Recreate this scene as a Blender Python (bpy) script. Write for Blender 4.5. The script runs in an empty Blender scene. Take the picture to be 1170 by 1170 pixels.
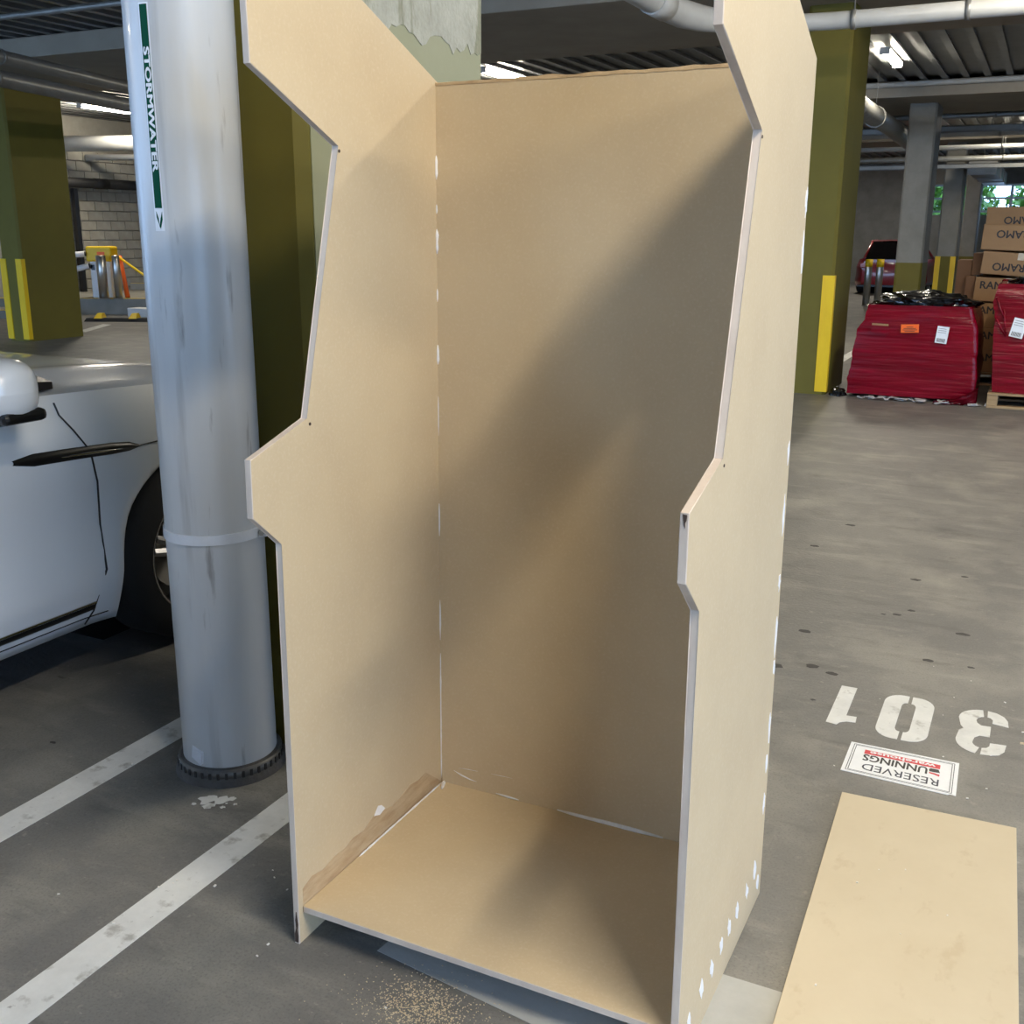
import bpy, bmesh, math, random
from mathutils import Vector, Matrix, noise
random.seed(7)
scene = bpy.context.scene
C = scene.collection

# ------------------------------------------------------------------ camera
cam_d = bpy.data.cameras.new('camera'); cam = bpy.data.objects.new('camera', cam_d); C.objects.link(cam)
cam_d.sensor_fit = 'HORIZONTAL'; cam_d.sensor_width = 36.0; cam_d.lens = 1210.43 / 1170 * 36
cam_d.clip_start = 0.05; cam_d.clip_end = 300
RT = (0.89655237, 0.4429231, 0.00360254); UP = (-0.11643425, 0.22782006, 0.96671665); FW = (-0.42736041, 0.86713156, -0.25582403)
cam.matrix_world = Matrix(((RT[0], UP[0], -FW[0], 1.336276), (RT[1], UP[1], -FW[1], -2.286387), (RT[2], UP[2], -FW[2], 1.559838), (0, 0, 0, 1)))
scene.camera = cam

# ------------------------------------------------------------------ world: pale overcast daylight reaching in through the open sides
world = bpy.data.worlds.new('world'); scene.world = world; world.use_nodes = True
bg = world.node_tree.nodes['Background']; bg.inputs[0].default_value = (0.41, 0.63, 1.0, 1); bg.inputs[1].default_value = 5.4
LAMP_E = 206.0
LAMP_COL = (1.0, 0.91, 0.75)
scene.view_settings.view_transform = 'Standard'; scene.view_settings.look = 'None'
scene.view_settings.exposure = 0.0; scene.view_settings.gamma = 1.0; scene.view_settings.use_curve_mapping = False

# ------------------------------------------------------------------ helpers
class MB:
    def __init__(s): s.bm = bmesh.new()
    def quad(s, *pts, mi=0):
        f = s.bm.faces.new([s.bm.verts.new(p) for p in pts]); f.material_index = mi; return f
    def box(s, lo, hi, mat=None, mi=0, bevel=0.0):
        x0, y0, z0 = lo; x1, y1, z1 = hi
        vs = [s.bm.verts.new(p) for p in ((x0,y0,z0),(x1,y0,z0),(x1,y1,z0),(x0,y1,z0),(x0,y0,z1),(x1,y0,z1),(x1,y1,z1),(x0,y1,z1))]
        fs = [s.bm.faces.new([vs[i] for i in q]) for q in ((3,2,1,0),(4,5,6,7),(0,1,5,4),(1,2,6,5),(2,3,7,6),(3,0,4,7))]
        for f in fs: f.material_index = mi
        if bevel:
            es = list({e for f in fs for e in f.edges})
            r = bmesh.ops.bevel(s.bm, geom=es, offset=bevel, segments=2, affect='EDGES', profile=0.5)
            vs = list({v for f in r['faces'] for v in f.verts} | {v for v in vs if v.is_valid})
        if mat:
            for v in vs: v.co = mat @ v.co
        return s
    def prism(s, bottom, top, mi=0, side_mi=None):
        n = len(bottom); a = [s.bm.verts.new(p) for p in bottom]; b = [s.bm.verts.new(p) for p in top]
        f = s.bm.faces.new(a[::-1]); f.material_index = mi
        f = s.bm.faces.new(b); f.material_index = mi
        for i in range(n):
            f = s.bm.faces.new((a[i], a[(i+1) % n], b[(i+1) % n], b[i])); f.material_index = mi if side_mi is None else side_mi
        return s
    def flat(s, pts, z0, z1, mi=0):           # polygon in plan given a thickness
        return s.prism([(x, y, z0) for x, y in pts], [(x, y, z1) for x, y in pts], mi)
    def tube(s, pts, r, n=16, cap=True, mi=0, smooth=True):
        pts = [Vector(p) for p in pts]; rings = []
        rs = r if isinstance(r, (list, tuple)) else [r] * len(pts)
        t0 = (pts[1] - pts[0]).normalized(); ref = Vector((0,0,1)) if abs(t0.z) < .9 else Vector((1,0,0))
        u = t0.cross(ref).normalized()
        for i, p in enumerate(pts):
            t = (pts[min(i+1, len(pts)-1)] - pts[max(i-1, 0)]).normalized()
            u = (u - t * u.dot(t)).normalized(); w = t.cross(u)
            rings.append([s.bm.verts.new(p + (u * math.cos(2*math.pi*k/n) + w * math.sin(2*math.pi*k/n)) * rs[i]) for k in range(n)])
        for a, b in zip(rings, rings[1:]):
            for k in range(n):
                f = s.bm.faces.new((a[k], a[(k+1) % n], b[(k+1) % n], b[k])); f.smooth = smooth; f.material_index = mi
        if cap:
            f = s.bm.faces.new(rings[0][::-1]); f.material_index = mi
            f = s.bm.faces.new(rings[-1]); f.material_index = mi
        return s
    def lathe(s, prof, cx, cy, n=48, mi=0, axis='z'):
        rings = []
        for r, h in prof:
            ring = []
            for k in range(n):
                a = 2*math.pi*k/n
                ring.append(s.bm.verts.new((cx + r*math.cos(a), cy + r*math.sin(a), h)))
            rings.append(ring)
        for a, b in zip(rings, rings[1:]):
            for k in range(n):
                f = s.bm.faces.new((a[k], a[(k+1) % n], b[(k+1) % n], b[k])); f.smooth = True; f.material_index = mi
        return s
    def grid(s, rows, mi=0, smooth=True, flip=False):
        vs = [[s.bm.verts.new(p) for p in row] for row in rows]
        for a, b in zip(vs, vs[1:]):
            for k in range(len(a)-1):
                q = (a[k], a[k+1], b[k+1], b[k])
                try: f = s.bm.faces.new(q[::-1] if flip else q)
                except ValueError: continue
                f.smooth = smooth; f.material_index = mi
        return s
    def xf(s, m):
        bmesh.ops.transform(s.bm, matrix=m, verts=s.bm.verts); return s
    def mesh(s, name, mats, off=(0,0,0)):
        bmesh.ops.translate(s.bm, verts=s.bm.verts, vec=[-c for c in off])
        me = bpy.data.meshes.new(name); bmesh.ops.recalc_face_normals(s.bm, faces=s.bm.faces)
        s.bm.to_mesh(me); s.bm.free()
        for m in (mats if isinstance(mats, (list, tuple)) else [mats]): me.materials.append(m)
        return me

def thing(name, label, cat, loc=(0,0,0), group=None):
    o = bpy.data.objects.new(name, None); C.objects.link(o); o.location = loc; o.empty_display_size = .1
    o['label'] = label; o['category'] = cat
    if group: o['group'] = group
    return o
def root_of(o):
    while o.parent: o = o.parent
    return o
def part(name, mb, mats, parent, label=None, kind=None):      # mb in world coordinates (root not rotated yet)
    o = bpy.data.objects.new(name, mb.mesh(name, mats, tuple(root_of(parent).location))); C.objects.link(o); o.parent = parent
    if label: o['label'] = label
    if kind: o['kind'] = kind
    return o
def solo(name, mb, mats, label=None, cat=None, loc=(0,0,0), group=None, kind=None):
    o = bpy.data.objects.new(name, mb.mesh(name, mats, loc)); C.objects.link(o); o.location = loc
    if label: o['label'] = label
    if cat: o['category'] = cat
    if group: o['group'] = group
    if kind: o['kind'] = kind
    return o
def copy_tree(o, parent=None):
    c = o.copy(); C.objects.link(c); c.parent = parent
    for ch in list(o.children): copy_tree(ch, c)
    return c

MATS = {}
def lin(c): return tuple(((v/255)/12.92 if v <= 10 else (((v/255)+.055)/1.055)**2.4) for v in c) + (1,)
def mat(name, col, rough=.6, metal=0., var=None, scale=8., amount=.5, bump=0., bscale=40., coat=0., stretch=(1,1,1), spec=.5, detail=6.):
    """procedural principled material: colour varied by noise towards `var`, plus fine bump"""
    m = bpy.data.materials.new(name); m.use_nodes = True; nt = m.node_tree; b = nt.nodes['Principled BSDF']
    c = lin(col); b.inputs['Base Color'].default_value = c
    b.inputs['Roughness'].default_value = rough; b.inputs['Metallic'].default_value = metal
    b.inputs['Coat Weight'].default_value = coat; b.inputs['Coat Roughness'].default_value = .05; b.inputs['Specular IOR Level'].default_value = spec
    if var or bump:
        tc = nt.nodes.new('ShaderNodeTexCoord'); mp = nt.nodes.new('ShaderNodeMapping'); mp.inputs['Scale'].default_value = stretch
        nt.links.new(tc.outputs['Object'], mp.inputs['Vector'])
    if var:
        n = nt.nodes.new('ShaderNodeTexNoise'); n.inputs['Scale'].default_value = scale; n.inputs['Detail'].default_value = detail; n.inputs['Roughness'].default_value = .65
        nt.links.new(mp.outputs[0], n.inputs['Vector'])
        r = nt.nodes.new('ShaderNodeMapRange'); r.inputs[1].default_value = .35; r.inputs[2].default_value = .7; r.inputs[3].default_value = 0; r.inputs[4].default_value = amount
        nt.links.new(n.outputs['Fac'], r.inputs[0])
        mx = nt.nodes.new('ShaderNodeMix'); mx.data_type = 'RGBA'; mx.inputs[6].default_value = c; mx.inputs[7].default_value = lin(var)
        nt.links.new(r.outputs[0], mx.inputs[0]); nt.links.new(mx.outputs[2], b.inputs['Base Color'])
    if bump:
        n2 = nt.nodes.new('ShaderNodeTexNoise'); n2.inputs['Scale'].default_value = bscale; n2.inputs['Detail'].default_value = 4
        nt.links.new(mp.outputs[0], n2.inputs['Vector'])
        bp = nt.nodes.new('ShaderNodeBump'); bp.inputs['Strength'].default_value = bump; bp.inputs['Distance'].default_value = .02
        nt.links.new(n2.outputs['Fac'], bp.inputs['Height']); nt.links.new(bp.outputs[0], b.inputs['Normal'])
    MATS[name] = m; return m
def add_layer(m, col, scale, lo, hi, amount=1., stretch=(1,1,1), detail=5., offset=(0,0,0), rough=None):
    """mix another stain colour over a material where a noise is high"""
    nt = m.node_tree; b = nt.nodes['Principled BSDF']
    tc = nt.nodes.new('ShaderNodeTexCoord'); mp = nt.nodes.new('ShaderNodeMapping'); mp.inputs['Scale'].default_value = stretch; mp.inputs['Location'].default_value = offset
    nt.links.new(tc.outputs['Object'], mp.inputs['Vector'])
    n = nt.nodes.new('ShaderNodeTexNoise'); n.inputs['Scale'].default_value = scale; n.inputs['Detail'].default_value = detail; n.inputs['Roughness'].default_value = .6
    nt.links.new(mp.outputs[0], n.inputs['Vector'])
    r = nt.nodes.new('ShaderNodeMapRange'); r.inputs[1].default_value = lo; r.inputs[2].default_value = hi; r.inputs[4].default_value = amount
    nt.links.new(n.outputs['Fac'], r.inputs[0])
    mx = nt.nodes.new('ShaderNodeMix'); mx.data_type = 'RGBA'; mx.inputs[7].default_value = lin(col)
    src = b.inputs['Base Color']
    if src.is_linked: nt.links.new(src.links[0].from_socket, mx.inputs[6])
    else: mx.inputs[6].default_value = src.default_value
    nt.links.new(r.outputs[0], mx.inputs[0]); nt.links.new(mx.outputs[2], src)
def emit(name, col, s):
    m = bpy.data.materials.new(name); m.use_nodes = True; b = m.node_tree.nodes['Principled BSDF']
    b.inputs['Base Color'].default_value = (.9,.9,.9,1); b.inputs['Emission Color'].default_value = (*col, 1); b.inputs['Emission Strength'].default_value = s
    return m

# ------------------------------------------------------------------ materials
M_floor = mat('concrete_floor', (120,118,113), .50, var=(98,97,95), scale=1.1, amount=.9, bump=.12, bscale=60, spec=.4)
add_layer(M_floor, (152,148,138), 2.3, .48, .72, .7, stretch=(1,.8,1), offset=(3,1,0))
add_layer(M_floor, (70,68,66), 3.1, .60, .74, .55, stretch=(.8,1.2,1), offset=(9,4,0))
add_layer(M_floor, (166,160,148), 26, .63, .74, .45, offset=(2,7,0))
add_layer(M_floor, (52,48,44), 9, .70, .76, .7, stretch=(.5,1.5,1), offset=(5,3,0))
add_layer(M_floor, (152,148,138), 5.5, .55, .70, .5, stretch=(.35,1.3,1), offset=(1,8,0))
add_layer(M_floor, (84,82,78), 6.5, .57, .70, .5, stretch=(.4,1.4,1), offset=(7,2,0))
add_layer(M_floor, (140,137,130), 70, .55, .75, .35, offset=(2,3,0))
add_layer(M_floor, (80,78,75), 150, .50, .66, .4, offset=(4,4,0))
add_layer(M_floor, (168,164,154), 48, .66, .74, .6, stretch=(.5,1.4,1), offset=(8,1,0))
M_mdf = mat('mdf', (206,185,150), .68, var=(197,175,141), scale=5, amount=.7, bump=.02, bscale=400, spec=.3)
add_layer(M_mdf, (214,196,165), 140, .5, .75, .5)
M_mdf_sheet = mat('mdf_dusty', (205,191,164), .7, var=(197,182,154), scale=6, amount=.6, bump=.02, bscale=400, spec=.3)
add_layer(M_mdf_sheet, (186,168,138), 14, .60, .70, .5, stretch=(1,.6,1))
M_edge = mat('primed_edge', (214,198,180), .6, var=(188,170,154), scale=14, amount=.7, stretch=(1,1,.4))
M_raw = mat('raw_edge', (208,182,142), .8, var=(132,96,62), scale=16, amount=.6, stretch=(.7,1,1))
M_filler = mat('white_filler', (244,242,240), .5, var=(225,222,220), scale=60, amount=.5)
M_glue = mat('glue_smear', (200,176,140), .55, var=(172,140,104), scale=9, amount=.9, stretch=(1,1.4,6))
M_chip = mat('dark_chip', (74,58,48), .8, var=(46,34,28), scale=60)
M_olive = mat('olive_paint', (107,98,28), .7, var=(97,88,24), scale=3, amount=.6, bump=.04, bscale=25)
M_olive_pale = mat('olive_paint_pale', (146,146,116), .6, var=(132,134,102), scale=3, amount=.6, bump=.04, bscale=25)
M_conc = mat('raw_concrete', (140,138,130), .75, var=(116,114,106), scale=2.2, amount=.8, bump=.06, bscale=30)
M_conc_dark = mat('beam_concrete', (158,150,135), .8, var=(138,129,116), scale=1.6, amount=.7, bump=.05, bscale=20)
M_deck = mat('galvanised_deck', (150,152,152), .42, .55, var=(122,124,124), scale=3, amount=.6)
M_block = mat('concrete_block', (168,164,152), .8, var=(148,143,132), scale=4, amount=.7, bump=.08, bscale=50)
M_mortar = mat('mortar', (150,146,136), .85, var=(128,124,116), scale=6)
M_yellow = mat('yellow_guard', (240,200,24), .45, var=(222,180,18), scale=9, amount=.6, stretch=(1,1,.3))
M_pvc = mat('grey_white_pvc', (206,206,204), .34, var=(186,188,190), scale=5, amount=.6, stretch=(1,1,.15), coat=.1)
add_layer(M_pvc, (136,132,126), 9, .56, .70, .6, stretch=(1,1,.07), offset=(1,2,0))
add_layer(M_pvc, (110,104,98), 22, .62, .72, .6, stretch=(1,1,.12), offset=(6,2,5))
M_pvc2 = mat('ceiling_pvc', (190,190,186), .35, var=(170,170,166), scale=4, amount=.6)
M_steelpipe = mat('galvanised_pipe', (140,140,136), .4, .4, var=(112,112,108), scale=5)
M_white = mat('white_enamel', (232,232,230), .4, var=(222,222,220), scale=10)
M_strap = mat('white_strap', (226,228,232), .45, var=(210,212,216), scale=20)
M_green = mat('green_vinyl', (0,74,52), .7, var=(0,66,46), scale=20, spec=.15)
M_vinyl = mat('white_vinyl', (236,238,240), .45, var=(222,224,228), scale=18)
M_navy = mat('navy_ink', (40,44,66), .5, var=(32,36,54), scale=30)
M_black = mat('black_ink', (38,36,38), .5, var=(28,26,28), scale=30)
M_red = mat('red_ink', (206,58,66), .5, var=(190,46,56), scale=30)
M_paint = mat('white_road_paint', (222,222,218), .6, var=(196,196,192), scale=10, amount=.7, bump=.06, bscale=80)
add_layer(M_paint, (150,146,138), 13, .57, .68, .75, stretch=(1,1,1))
add_layer(M_paint, (110,106,100), 34, .66, .74, .6)
M_greypaint = mat('worn_grey_paint', (178,178,174), .6, var=(160,160,156), scale=6, amount=.8, bump=.05, bscale=70)
M_collar = mat('cement_collar', (92,88,84), .7, var=(66,62,58), scale=14, amount=.8, bump=.2, bscale=80)
M_collar2 = mat('collar_band', (120,118,114), .5, .5, var=(84,82,80), scale=18, amount=.8)
M_carwhite = mat('white_car_paint', (214,218,222), .28, var=(210,214,219), scale=3, amount=.4, coat=.8)
M_carred = mat('red_car_paint', (160,16,30), .3, var=(150,12,26), scale=3, amount=.4, coat=.8)
M_glass = mat('dark_glass', (14,16,18), .05, var=(18,20,22), scale=2, amount=.3, coat=.5)
M_blackplastic = mat('black_plastic', (20,20,22), .3, var=(26,26,28), scale=20, amount=.5)
M_chrome = mat('chrome', (200,200,200), .15, 1., var=(180,180,180), scale=6, amount=.4)
M_rubber = mat('tyre_rubber', (24,24,25), .8, var=(32,32,32), scale=20, bump=.1, bscale=90)
M_alloy = mat('alloy', (150,150,152), .25, .9, var=(130,130,134), scale=6)
M_tail = mat('tail_light', (200,60,60), .15, var=(230,190,190), scale=20, amount=.6)
M_steel = mat('stainless_steel', (190,188,182), .28, .95, var=(160,158,152), scale=4, stretch=(1,1,.1))
M_cardboard = mat('cardboard', (168,130,88), .75, var=(150,114,76), scale=4, amount=.6, bump=.03, bscale=40)
M_cardboard2 = mat('cardboard_dark', (128,94,66), .8, var=(112,82,56), scale=4, amount=.6, bump=.03, bscale=40)
M_tape = mat('clear_tape', (216,200,172), .12, var=(236,226,206), scale=30, amount=.7, coat=.6)
M_wrap = mat('red_stretch_film', (128,4,28), .24, var=(86,2,18), scale=5, amount=.8, bump=.55, bscale=9, stretch=(.25,.25,3.2), coat=.1, spec=.3)
add_layer(M_wrap, (150,14,44), 6, .56, .72, .6, stretch=(.3,.3,3.5), offset=(4,0,2))
M_bag = mat('black_bag', (14,14,15), .16, var=(22,22,23), scale=10, bump=.5, bscale=12, coat=.4)
M_clear = mat('clear_film', (206,206,206), .2, var=(160,160,160), scale=20, bump=.6, bscale=30)
M_orange = mat('orange_label', (250,110,30), .5, var=(244,98,24), scale=20)
M_pallet = mat('pallet_timber', (176,148,108), .8, var=(140,112,78), scale=10, amount=.8, stretch=(.3,2,2))
M_leaf = mat('leaf', (70,116,34), .5, var=(118,164,64), scale=3, amount=.9)
M_bark = mat('bark', (80,66,52), .9, var=(58,48,38), scale=8)
M_bumper = mat('black_rubber', (30,29,28), .7, var=(40,38,36), scale=12)
M_dust = mat('sawdust', (206,192,164), .9, var=(196,168,126), scale=30)
M_speck = mat('white_speck', (232,228,220), .7, var=(214,210,200), scale=30)
M_dark = mat('dark_spot', (44,42,40), .6, var=(54,52,50), scale=30)
M_peel = mat('peeled_concrete', (176,174,158), .85, var=(150,148,132), scale=16, amount=.8, bump=.25, bscale=70)
add_layer(M_peel, (126,126,100), 6, .55, .62, .85, stretch=(1.6,1.6,.5), offset=(1,1,2))
M_cam = mat('camera_white', (226,226,228), .35, var=(212,212,216), scale=12)
M_lamp = emit('lamp_diffuser', LAMP_COL, LAMP_E)

def text_mesh(s, size, bold=0., extrude=.0005, shear=0., sx=1.):
    cu = bpy.data.curves.new('lettering', 'FONT'); cu.body = s; cu.size = size; cu.extrude = extrude; cu.align_x = 'CENTER'; cu.align_y = 'CENTER'; cu.shear = shear; cu.resolution_u = 3
    o = bpy.data.objects.new('lettering_tmp', cu); C.objects.link(o); dg = bpy.context.evaluated_depsgraph_get()
    me = bpy.data.meshes.new_from_object(o.evaluated_get(dg)); bpy.data.objects.remove(o); bpy.data.curves.remove(cu)
    bm = bmesh.new()
    offs = [(0,0)] if not bold else [(0,0),(bold,0),(-bold,0),(0,bold*.7),(0,-bold*.7)]
    for k, (dx, dy) in enumerate(offs):          # heavier strokes from slightly shifted copies
        n0 = len(bm.verts); bm.from_mesh(me); bm.verts.ensure_lookup_table()
        for v in bm.verts[n0:]: v.co = Vector((v.co.x*sx + dx, v.co.y + dy, v.co.z + k*extrude*.15))
    bm.to_mesh(me); bm.free()
    return me
def lettering(me, m, parent, matrix, name='lettering', func=None):
    """place a text mesh: matrix in world coordinates, or func mapping (x,y,z)->world"""
    off = Vector(root_of(parent).location)
    for v in me.vertices: v.co = (Vector(func(v.co)) if func else matrix @ v.co) - off
    me.materials.clear(); me.materials.append(m)
    o = bpy.data.objects.new(name, me); C.objects.link(o); o.parent = parent; return o

# ================================================================== STRUCTURE
solo('floor', MB().box((-30,-14,-.2),(14,46,0)), M_floor, kind='structure')
DECK = 3.88
ceil = solo('ceiling', MB().box((-26,-3.6,DECK),(12,35,DECK+.25)).box((-3.0,-10,DECK),(5.2,-3.6,DECK+.25)), M_deck, kind='structure')      # unseen front corners of the slab left out to let sky light in
def rib_mesh(y0):
    z0, z1 = DECK-.055, DECK
    return MB().prism([(-.045,y0,z0),(.045,y0,z0),(.022,y0,z1),(-.022,y0,z1)],[(-.045,35,z0),(.045,35,z0),(.022,35,z1),(-.022,35,z1)]).mesh('rib', M_deck)
rib_long, rib_short = rib_mesh(-10), rib_mesh(-3.6)
x = -25.9
while x < 11.9:
    o = bpy.data.objects.new('rib', rib_long if -2.9 < x < 5.1 else rib_short); C.objects.link(o); o.parent = ceil; o.location = (x,0,0); x += .30
# concrete beams along x on each pillar row
def beam(y0, y1, z, label):
    solo('concrete_beam', MB().box((-26,y0,z),(12,y1,DECK-.056), bevel=.012), M_conc_dark, label, 'beam', (-7,(y0+y1)/2,z), 'cross beams of the car park deck')
beam(7.55, 10.3, 3.59, 'deep concrete beam spanning above the nearer row of olive pillars')
beam(16.05, 18.8, 3.59, 'concrete beam carried by the half-painted grey pillar behind the wrapped load')
beam(24.6, 27.2, 3.59, 'concrete beam on the second half-painted grey pillar in the distance')
beam(-.75, 2.0, 3.59, 'concrete beam above the large pillar behind the cabinet')
# far walls
wl = solo('wall_left', MB().box((-17.5,2,0),(-17.06,34.4,DECK)), M_mortar, kind='structure')
bme = MB().box((-.05,-.192,-.092),(.05,.192,.092), bevel=.008).mesh('block', M_block)
for r in range(15):
    for k in range(14):
        y = 13.2 + k*.40 + (.2 if r % 2 else 0)
        o = bpy.data.objects.new('block', bme); C.objects.link(o); o.parent = wl; o.location = (-17.05, y, .25 + r*.20); 
solo('wall_back', MB().box((-17.06,34,0),(-2.3,34.4,DECK)).box((-2.3,34,0),(11,34.3,2.1)).box((-2.3,34,3.0),(11,34.3,DECK)), M_conc, kind='structure')
solo('wall_right', MB().box((10.5,4,0),(10.8,34,DECK)), M_conc, kind='structure')  # out of view; near end cut back to let daylight in from the right
solo('unseen_wall_front', MB().box((-3.0,-6.5,0),(4.6,-6.2,DECK)), M_conc, kind='structure')  # unseen wall added behind the camera to hold back frontal daylight

# ================================================================== PILLARS
def pillar(x0, x1, y0, y1, zt, label, band=None, guards=(), gtop=1.16, face=None):
    t = thing('pillar', label, 'pillar', ((x0+x1)/2,(y0+y1)/2,0), 'car park pillars')
    def shaft(a, b, m, nm):
        c = .03; P = [(x0+c,y0),(x1-c,y0),(x1,y0+c),(x1,y1-c),(x1-c,y1),(x0+c,y1),(x0,y1-c),(x0,y0+c)]
        return part(nm, MB().flat(P, a, b), m, t)
    if band is None: sh = shaft(0, zt, M_olive, 'shaft')
    else: shaft(0, band, M_olive, 'painted_base'); sh = shaft(band, zt, M_conc, 'shaft')
    for gx, gy in guards:
        sx = 1 if gx > (x0+x1)/2 else -1; w = .105; th = .012
        o1 = gx + sx*th; o2 = gy - th
        P = [(gx - sx*w, gy), (gx - sx*w, o2), (o1, o2), (o1, gy + w*.55), (gx, gy + w*.55), (gx, gy)]
        part('corner_guard', MB().flat(P, .03, gtop), M_yellow, t)
    return t, sh
pb, pbs = pillar(-.90,-.472,.12,1.16,3.59,'large olive pillar behind the cabinet and stormwater pipe, bare concrete patch up high')
# peeled band high on its right face, with a paler olive coat below
part('pale_olive_coat', MB().box((-.472,.155,.02),(-.4695,1.125,3.28)), M_olive_pale, pb)
pts = []; rng = random.Random(3)
top = 3.28; ys = [.155 + i*(1.125-.155)/40 for i in range(41)]
low = [2.135 + .03*noise.noise((i*.23,1,2)) + .022*noise.noise((i*.9,4,2)) + rng.uniform(-.008,.008) for i in range(41)]
mb = MB()
for i in range(40):
    a, b = (ys[i], ys[i+1]); 
    mb.prism([(-.4715,a,low[i]),(-.4715,b,low[i+1]),(-.4715,b,top),(-.4715,a,top)],[(-.4675,a,low[i]),(-.4675,b,low[i+1]),(-.4675,b,top),(-.4675,a,top)])
part('peeled_patch', mb, M_peel, pb, 'bare concrete where the paint has peeled away')
pillar(-.93,-.515,8.5,9.5,3.59,'olive pillar with one yellow corner guard beside the red wrapped load', guards=[(-.515,8.5)])
pillar(-12.13,-11.72,8.45,9.45,3.59,'dark olive pillar with two yellow corner guards beyond the white car', guards=[(-11.72,8.45),(-12.13,8.45)])
pillar(-.99,-.56,17,17.9,3.59,'grey concrete pillar with olive base hiding the red hatchback', band=1.08)
pillar(-1.10,-.67,25.4,26.3,3.59,'further grey pillar with olive base and two yellow corner guards', band=1.03, guards=[(-.67,25.4),(-1.10,25.4)], gtop=1.03)
pillar(-1.1,-.68,32.6,33.4,3.59,'farthest grey pillar with olive base beside the carton stack', band=.9)

# ================================================================== ARCADE CABINET CARCASS
W, T, D, HB, H = .8625, .0155, .6435, .090, 1.8955
prof = [(.0136,0),(.0136,H),(-.47,2.088),(-.668,2.094),(-.6636,1.8509),(-.3964,1.7288),(-.5385,1.1856),(-.7217,1.133),(-.7232,1.016),(-.6388,.9439),(-.6435,0)]
cab = thing('cabinet_carcass', 'tall open-fronted raw fibreboard arcade cabinet shell standing on the parking bay', 'cabinet', (W/2,-.32,0))
def skL(x,y,z): return (x + .0067*(z-.92) - .0041*y, y, z)
def skR(x,y,z): return (x + .0022*y - .0031*(z-.92), y, z)
def panel(xa, xb, sk, lab):
    mb = MB(); n = len(prof); b = .0012
    mb.prism([sk(xa,y,z) for y,z in prof], [sk(xb,y,z) for y,z in prof], 0, 1)
    bmesh.ops.bevel(mb.bm, geom=[e for e in mb.bm.edges if {f.material_index for f in e.link_faces} == {0,1}], offset=.0014, segments=1, affect='EDGES', material=1)
    return part('side_panel', mb, [M_mdf, M_edge], cab, lab)
pL = panel(-T, 0, skL, 'side panel with stepped front profile beside the stormwater pipe')
pR = panel(W, W+T, skR, 'side panel with filled screw holes along its lower edge')
bk = MB().box((-.003,0,HB*0),(W+.003,.0136,H-.004)); bk = part('back_panel', bk, M_mdf, cab)
# torn raw top edge of the back panel
mb = MB(); rng = random.Random(5); N = 48; xs = [0.002 + i*(W-.004)/N for i in range(N+1)]
zt = [H-.004 + .004*(noise.noise((i*.33,0,1))) + .003 for i in range(N+1)]; zb = [H-.0075 - .003*abs(noise.noise((i*.6,3,1))) for i in range(N+1)]
for i in range(N):
    a, b = xs[i], xs[i+1]
    mb.prism([(a,-.0012,zb[i]),(b,-.0012,zb[i+1]),(b,-.0012,zt[i+1]),(a,-.0012,zt[i])],[(a,.0136,zb[i]),(b,.0136,zb[i+1]),(b,.0136,zt[i+1]),(a,.0136,zt[i])])
part('torn_edge', mb, M_raw, bk, 'splintered raw top edge')
bt = part('bottom_shelf', MB().box((-.002,-.628,.0745),(W+.002,0,HB), bevel=.001), M_mdf, cab)
part('shelf_lip', MB().box((.001,-.6292,.0752),(W-.001,-.6279,HB-.0008)), M_edge, bt)
# screw holes and chips on front corners
for (yy, zz) in ((-.402,1.722),(-.5365,1.178)):
    part('corner_chip', MB().tube([skL(-.0004,yy+.006,zz-.004), skL(.0012,yy+.006,zz-.004)], .0035, 8), M_chip, pL)
    part('corner_chip', MB().tube([skR(W+T-.0005,yy+.006,zz-.005), skR(W+T+.0012,yy+.006,zz-.005)], .003, 8), M_chip, pR)
CQ = [(.0045,1.131),(.0118,1.130),(.0112,1.121),(.0088,1.116),(.0094,1.108),(.0072,1.112),(.0056,1.122)]
part('corner_chip', MB().prism([(W+x-.002,-.7229,z) for x,z in CQ],[(W+x-.002,-.7212,z) for x,z in CQ]), M_chip, pR)
CH = [(-.0165,.004),(-.0075,.003),(-.0065,.02),(-.0085,.035),(-.0062,.05),(-.0095,.082),(-.013,.06),(-.0115,.04),(-.016,.025)]
part('corner_chip', MB().prism([(x,-.6447,z) for x,z in CH],[(x,-.642,z) for x,z in CH]), M_chip, pL, 'dark gouged edge at the foot')
# white filler: corner beads, floor seam beads, patches
def bead(name, pts, r, parent, m=M_filler):
    rs = [r*(.55 + .9*abs(noise.noise(Vector(p)*37))) for p in pts]; rs[0] *= .3; rs[-1] *= .3
    return part(name, MB().tube(pts, rs, 6), m, parent)
for a, b, r in ((1.679,1.733,.0045),(1.60,1.622,.003),(1.507,1.565,.005),(1.393,1.424,.0025),(1.24,1.288,.004),(1.06,1.16,.0018),(.796,.883,.0035),(.508,.62,.0028),(.10,.47,.0024)):
    n = max(4, int((b-a)/.02)); bead('filler_bead', [skL(.0015, -.0015, a + (b-a)*i/n) for i in range(n+1)], r, bk)
n = 26; bead('filler_bead', [(.001, -.01 - .40*i/n, HB+.0012) for i in range(n+1)], .003, bt)
bead('filler_bead', [(.004 + .003*i, -.008*i, HB+.002) for i in range(6)], .008, bt)
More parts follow.
